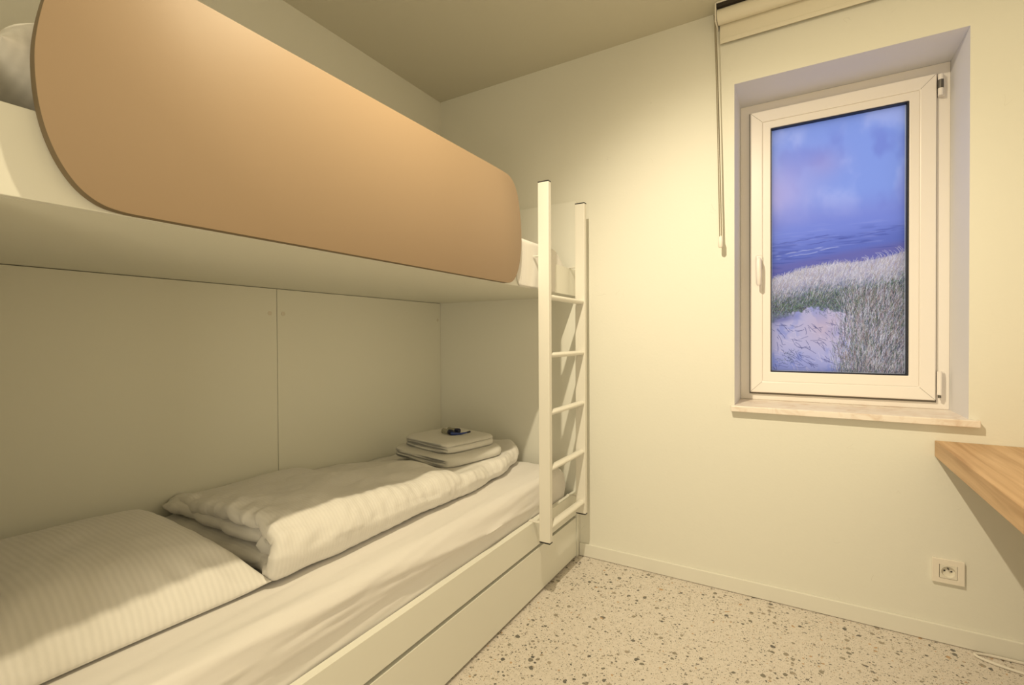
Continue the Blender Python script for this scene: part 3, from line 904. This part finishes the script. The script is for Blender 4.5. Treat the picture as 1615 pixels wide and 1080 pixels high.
# folded duvet, lower bunk: a thick C-shaped fold (top layer, rounded front, bottom layer) around inner layers
def lerp_tab(tab, t):
    for (a, va), (b, vb) in zip(tab, tab[1:]):
        if t <= b:
            f = (t - a) / (b - a) if b > a else 0
            f = min(1, max(0, f)); f = f * f * (3 - 2 * f)
            return va + (vb - va) * f
    return tab[-1][1]
def duvet(y0, y1, zb, front_tab, back_x, top_tab, seed, thick=.045, end_skew=0.0, back_drop=.05):
    NY, K = 230, 150
    P = []
    for j in range(NY + 1):
        t = j / NY
        row = []
        for i in range(K + 1):
            s = i / K                     # 0 = back of the top layer ... 1 = bottom front tucked in
            # centre-line of the cover seen in section
            yy = y0 + (y1 - y0) * t
            xf = lerp_tab(front_tab, yy); zt = lerp_tab(top_tab, yy)
            Rz = (zt - zb) / 2; Rx = min(.060, Rz * 1.0)
            wtop = (xf - Rx) - back_x
            arc = math.pi * (Rx + Rz) / 2
            tot = wtop + arc + .12
            l = s * tot
            if l < wtop:
                x = back_x + l; z = zt; nx, nz = 0, 1
                crown = 1 - (1 - l / wtop) ** 2
                z -= back_drop * (1 - l / wtop) ** 2.2
            elif l < wtop + arc:
                a = math.pi / 2 - (l - wtop) / arc * math.pi
                x = xf - Rx + Rx * math.cos(a); z = zb + Rz + Rz * math.sin(a); nx, nz = math.cos(a), math.sin(a)
            else:
                x = xf - Rx - (l - wtop - arc); z = zb; nx, nz = 0, -.2
            w = .016 * fbm(yy * 3.2, l * 3.2, seed, 3)
            w += .0085 * fbm(yy * 7 + l * 3, l * 7, seed + 3, 4)
            # gathers: short wrinkles that run across the roll on its front
            fr = sstep(wtop - .12, wtop + .02, l)
            gat = math.sin(yy * 150 + 2.5 * fbm(yy * 7, l * 5, seed + 8)) * (.5 + .5 * noise.noise(Vector((yy * 5, l * 4, seed))))
            w += .0026 * gat * (.25 + fr) * sstep(y0 - .1, y0 + .45, yy)
            # slow scallops along the bottom of the front
            w += .018 * fr * fbm(yy * 5.5, 1.7, seed + 12, 2)
            w += .016 * fbm(yy * 13, l * 11, seed + 30, 3) * math.exp(-max(0, yy - y0) / .10)
            w += .034 * math.exp(-((yy - 2.12) / .055) ** 2 - ((l - .07) / .10) ** 2)
            if nz < 0: w *= .35
            # thinning and rounding at the far end
            e1 = sstep(0, .10, (y1 - yy)); 
            zz = z + nz * w
            zz = zb + (zz - zb) * (.35 + .65 * e1 ** .6)
            xx = x + nx * w - .10 * (1 - e1) ** 1.5 * sstep(wtop * .5, wtop, l)
            # near end: cover edge wanders
            yo = (1 - t) ** 6 * (.020 * fbm(l * 6, 0, seed + 20, 3) + end_skew * (xx - back_x))
            row.append(Vector((max(xx, INX + .003), yy + yo, max(zz, zb + .001))))
        P.append(row)
    # close into a shell: inner surface follows at a distance
    m = MB()
    m.grid(P)
    m.bm.normal_update()
    return m, P
def shell(P, thick, zb):
    """give the C fold its padding: offset every point inwards, round the lips"""
    ny, nk = len(P), len(P[0])
    Q = []
    for j in range(ny):
        r = []
        for i in range(nk):
            a = P[j][max(0, i - 1)]; b = P[j][min(nk - 1, i + 1)]
            d = (b - a); n = Vector((d.z, 0, -d.x)); n = n.normalized() if n.length > 1e-9 else Vector((0, 0, -1))
            q = P[j][i] + n * thick
            q.z = max(q.z, zb + .002)
            r.append(q)
        Q.append(r)
    # lip of near end: pull the outer edge in with an arc
    m = MB()
    lipN = 6
    rings = []
    for k in range(1, lipN):
        f = k / lipN; a = f * math.pi
        rings.append([P[0][i] * (1 - (1 - math.cos(a)) / 2) + Q[0][i] * ((1 - math.cos(a)) / 2) + Vector((0, -thick * .42 * math.sin(a), 0)) for i in range(nk)])
    rows = P[::-1] + rings + Q
    m.grid(rows)
    for fixed in (0, nk - 1):
        m.grid([[r[fixed] for r in P], [r[fixed] for r in Q]])
    m.grid([P[-1], Q[-1]])
    bmesh.ops.remove_doubles(m.bm, verts=m.bm.verts, dist=1e-5)
    bmesh.ops.recalc_face_normals(m.bm, faces=list(m.bm.faces))
    return m
front = [(.70, -1.150), (.82, -1.108), (1.1, -1.105), (1.5, -1.103), (1.8, -1.125), (2.0, -1.17), (2.2, -1.28)]
tops = [(.70, .622), (.8, .632), (1.1, .624), (1.4, .598), (1.7, .568), (2.0, .566), (2.2, .580)]
_, P_duvet = duvet(.805, 2.195, MT + .002, front, INX + .006, tops, 5.0, back_drop=.075, end_skew=-.085)
def duvet_height(x, y, r=.10):
    hs = sorted(v.z for row in P_duvet for v in row if abs(v.x - x) < r and abs(v.y - y) < r)
    return hs[int(len(hs) * .6)]
TZ = duvet_height(-1.395, 1.77) + .004
for row in P_duvet:               # the cover is pressed flat under the towels
    for v in row:
        k = sstep(.30, .22, max(abs(v.x + 1.395), abs(v.y - 1.765)))
        if k > 0 and v.z > TZ - .006: v.z += k * (TZ - .006 - v.z)
dv = shell(P_duvet, .046, MT + .002)
# inner folded layers, peeping out of the near end
def puffy(x0, x1, y0, y1, z0, z1, seed, nx=70, ny=60):
    T, Bt = [], []
    for i in range(nx + 1):
        u = -math.cos(math.pi * i / nx); a, b = [], []
        for j in range(ny + 1):
            v = -math.cos(math.pi * j / ny)
            e = max(0, 1 - abs(u) ** 6) ** .5 * max(0, 1 - abs(v) ** 8) ** .5
            x = (x0 + x1) / 2 + u * (x1 - x0) / 2
            y = (y0 + y1) / 2 + v * (y1 - y0) / 2 + .020 * fbm(x * 7, v, seed, 3) * (1 if v < 0 else 0)
            zc = (z0 + z1) / 2; h = (z1 - z0) / 2
            w = .008 * fbm(x * 9, y * 9, seed + 2, 3)
            a.append(Vector((x, y, zc + h * e + w * e))); b.append(Vector((x, y, zc - h * e + w * e * .4)))
        T.append(a); Bt.append(b)
    m = MB(); m.grid(T); m.grid([r[::-1] for r in Bt])
    bmesh.ops.remove_doubles(m.bm, verts=m.bm.verts, dist=1e-4)
    bmesh.ops.recalc_face_normals(m.bm, faces=list(m.bm.faces))
    return m
for args in ((-1.80, -1.185, .742, 1.25, MT + .003, MT + .062, 1.0), (-1.78, -1.205, .760, 1.25, MT + .052, MT + .120, 2.0), (-1.255, -1.140, .752, 1.1, MT + .018, MT + .126, 3.0)):
    q = puffy(*args); me = bpy.data.meshes.new('t'); q.bm.to_mesh(me); q.bm.free(); dv.bm.from_mesh(me); bpy.data.meshes.remove(me)
dvo = dv.build('folded_duvet', M_duvet, None, True, 70)
tag(dvo, 'long folded white duvet lying along the lower bunk', 'duvet'); top(dvo, (-1.45, 1.45, MT))

# upper bunk duvet with its edge hanging over the board
UB = 1.434
def upper_duvet():
    NY, P = 120, []
    y0, y1 = 1.22, 2.135
    for j in range(NY + 1):
        y = y0 + (y1 - y0) * j / NY
        row = []
        hang = sstep(1.60, 1.66, y) * (1 - sstep(1.985, 2.002, y))
        h = .085 * sstep(2.14, 2.02, y) ** .8 * sstep(1.2, 1.32, y)
        K = 80
        for i in range(K + 1):
            s = i / K
            if s < .6:
                x = INX + .01 + (-.985 - INX - .01) * (s / .6); z = UB + .004 + h * (1 - .25 * (abs(x + 1.4) / .4) ** 2)
                z += .010 * fbm(x * 5, y * 5, 3.3, 3) * sstep(0, .03, h)
            else:
                q = (s - .6) / .4
                zt = UB + .004 + h * .78
                if q < .3:
                    a = q / .3 * math.pi / 2
                    x = -.985 + (.018 + .014 * hang) * math.sin(a); z = zt - .02 * (1 - math.cos(a))
                else:
                    g = (q - .3) / .7
                    bot = (UB + .004) * (1 - hang) + 1.306 * hang
                    x = -.985 + .018 + .014 * hang + .0045 * hang * math.sin(y * 46 + g * 1.5) * g - .002 * (1 - hang)
                    z = (zt - .02) * (1 - g) + bot * g
                    if hang > .5: x = max(x, BX + .0015)
            row.append(Vector((x, y, z)))
        P.append(row)
    m = MB(); m.grid(P)
    T = bmesh.new(); return m
ud = upper_duvet().build('folded_duvet', M_duvet, None, True, 80)
md = ud.modifiers.new('thickness', 'SOLIDIFY'); md.thickness = .003; md.offset = 0
tag(ud, 'white duvet on the upper bunk hanging over the board beside the guard', 'duvet'); top(ud, (-1.4, 1.7, UB))

# ------------------------------------------------------------------ folded towels
def folded_towel(w, d, layers, lt, seed):
    """serpentine fold: one continuous strip, bends alternately left/right as seen from the open side (-y)"""
    path = []
    hw = w / 2
    z = lt / 2
    for k in range(layers):
        xs = np.linspace(-hw + lt / 2, hw - lt / 2, 26)
        if k % 2: xs = xs[::-1]
        for x in xs: path.append((x, z))
        if k < layers - 1:
            side = 1 if k % 2 == 0 else -1
            for a in np.linspace(-math.pi / 2, math.pi / 2, 9)[1:-1]:
                path.append((side * (hw - lt / 2) + side * lt * .5 * math.cos(a), z + lt / 2 + lt / 2 * math.sin(a)))
            z += lt
    NY = 26; r = lt * .46
    sect = []
    n = len(path)
    up_, dn_ = [], []
    for i in range(n):
        a = path[max(0, i - 1)]; b = path[min(n - 1, i + 1)]
        tx, tz = b[0] - a[0], b[1] - a[1]; l = math.hypot(tx, tz) or 1
        nx, nz = -tz / l, tx / l
        up_.append((path[i][0] + nx * r, path[i][1] + nz * r)); dn_.append((path[i][0] - nx * r, path[i][1] - nz * r))
    # rounded tips
    def tip(i, sgn):
        a = path[i]; b = path[i + (1 if i == 0 else -1)]
        tx, tz = a[0] - b[0], a[1] - b[1]; l = math.hypot(tx, tz) or 1
        return (a[0] + tx / l * r, a[1] + tz / l * r)
    loop = up_ + [tip(n - 1, 1)] + dn_[::-1] + [tip(0, 1)]
    P = []
    for j in range(NY + 1):
        v = -math.cos(math.pi * j / NY)
        y = v * d / 2
        e = max(0, 1 - abs(v) ** 10) ** .5
        row = []
        for i, (x, z) in enumerate(loop):
            pi_ = i if i < n else (2 * n + 1 - i if i > n else n - 1)
            pi_ = min(max(pi_, 0), n - 1)
            c = path[pi_]
            f = .45 + .55 * e
            xx = c[0] + (x - c[0]) * f; zz = c[1] + (z - c[1]) * f
            zz += .0018 * fbm(x * 14, y * 14, seed + c[1] * 50, 2) - .006 * sstep(.8, 1, abs(x) / hw) * (c[1] / (lt * layers)) - .004 * sstep(.75, 1, abs(v)) * (c[1] / (lt * layers))
            ay = y * (1 - .13 * max(0, abs(xx) / hw - .62) ** 2 / .144)
            row.append(Vector((xx * (1 - .10 * max(0, abs(y) / (d / 2) - .62) ** 2 / .144), ay + .004 * fbm(x * 10, c[1] * 60, seed + 1, 2), max(zz, .0005))))
        P.append(row)
    m = MB(); m.grid(P, close_v=True, cap=True)
    return m
t1 = folded_towel(.40, .375, 2, .0230, 1.0).move(Matrix.Translation((-1.395, 1.765, TZ - .004)) @ Matrix.Rotation(rad(-11), 4, 'Z'))
t1 = t1.build('folded_towel', M_towel, None, True, 70)
tag(t1, 'larger folded white towel at the bottom of the towel stack', 'towel'); top(t1, (-1.405, 1.80, TZ))
t2 = folded_towel(.33, .31, 3, .0150, 4.0).move(Matrix.Translation((-1.395, 1.775, TZ + .0425)) @ Matrix.Rotation(rad(-12), 4, 'Z'))
t2 = t2.build('folded_towel', M_towel, None, True, 70)
tag(t2, 'smaller folded white towel on top, carrying the toiletries', 'towel'); top(t2, (-1.40, 1.815, TZ + .0375))
TT = TZ + .0425 + .0440

# toiletries on the towels
def lathe(pts, n=20):
    m = MB()
    P = [[Vector((r * math.cos(2 * math.pi * k / n), r * math.sin(2 * math.pi * k / n), z)) for k in range(n)] for r, z in pts]
    m.grid(P, close_v=True, cap=True); return m
def bottle(label, loc, rz, body_mat, cap_mat, L_=.052, R_=.0115):
    t = tag(empty('small_bottle', loc), label, 'bottle')
    Mx = Matrix.Translation(Vector(loc) + Vector((0, 0, R_))) @ Matrix.Rotation(rz, 4, 'Z') @ Matrix.Rotation(rad(90), 4, 'Y')
    lathe([(R_ * .8, 0), (R_, .003), (R_, L_ * .8), (R_ * .85, L_ * .88), (R_ * .5, L_ * .92), (R_ * .5, L_)]).move(Mx).build('bottle_body', body_mat, t, True, 50)
    lathe([(R_ * .95, L_ * .95), (R_, L_), (R_, L_ + .017), (R_ * .9, L_ + .019)]).move(Mx).build('bottle_cap', cap_mat, t, True, 50)
    return t
bottle('clear little bottle with dark cap lying on the top towel, nearer one', (-1.435, 1.775, TT), rad(-12), M_bottle, M_navy, .048, .0125)
bottle('little bottle with dark cap on the top towel, behind the other one', (-1.435, 1.815, TT), rad(-3), M_bottle, M_navy, .050, .0115)
tb_ = tag(empty('blue_toothbrush', (-1.36, 1.77, TT)), 'short dark blue plastic stick lying beside the bottle caps on the towel', 'toothbrush')
MB().tube([(-1.372, 1.755, TT + .008), (-1.355, 1.765, TT + .007), (-1.335, 1.785, TT + .006), (-1.318, 1.805, TT + .010)], [.0075, .006, .0045, .003], 12).build('handle', M_blue, tb_, True)
MB().tube([(-1.318, 1.805, TT + .010), (-1.308, 1.818, TT + .013)], [.004, .0045], 12).build('tip', M_navy, tb_, True)

# ------------------------------------------------------------------ ceiling downlight (out of frame above)
sp = tag(empty('ceiling_downlight', (LAMP.x, LAMP.y, CEIL_Z)), 'small white cylindrical downlight on the ceiling in front of the bunk', 'ceiling light')
can = MB()
can.grid([[Vector((LAMP.x + r * math.cos(k * math.pi / 14), LAMP.y + r * math.sin(k * math.pi / 14), z)) for k in range(28)]
          for r, z in ((.001, CEIL_Z - .0005), (.042, CEIL_Z - .0005), (.042, LAMP.z + .004), (.038, LAMP.z + .004), (.036, LAMP.z + .010), (.001, LAMP.z + .010))], close_v=True)
can.build('lamp_body', M_lampmetal, sp, True)
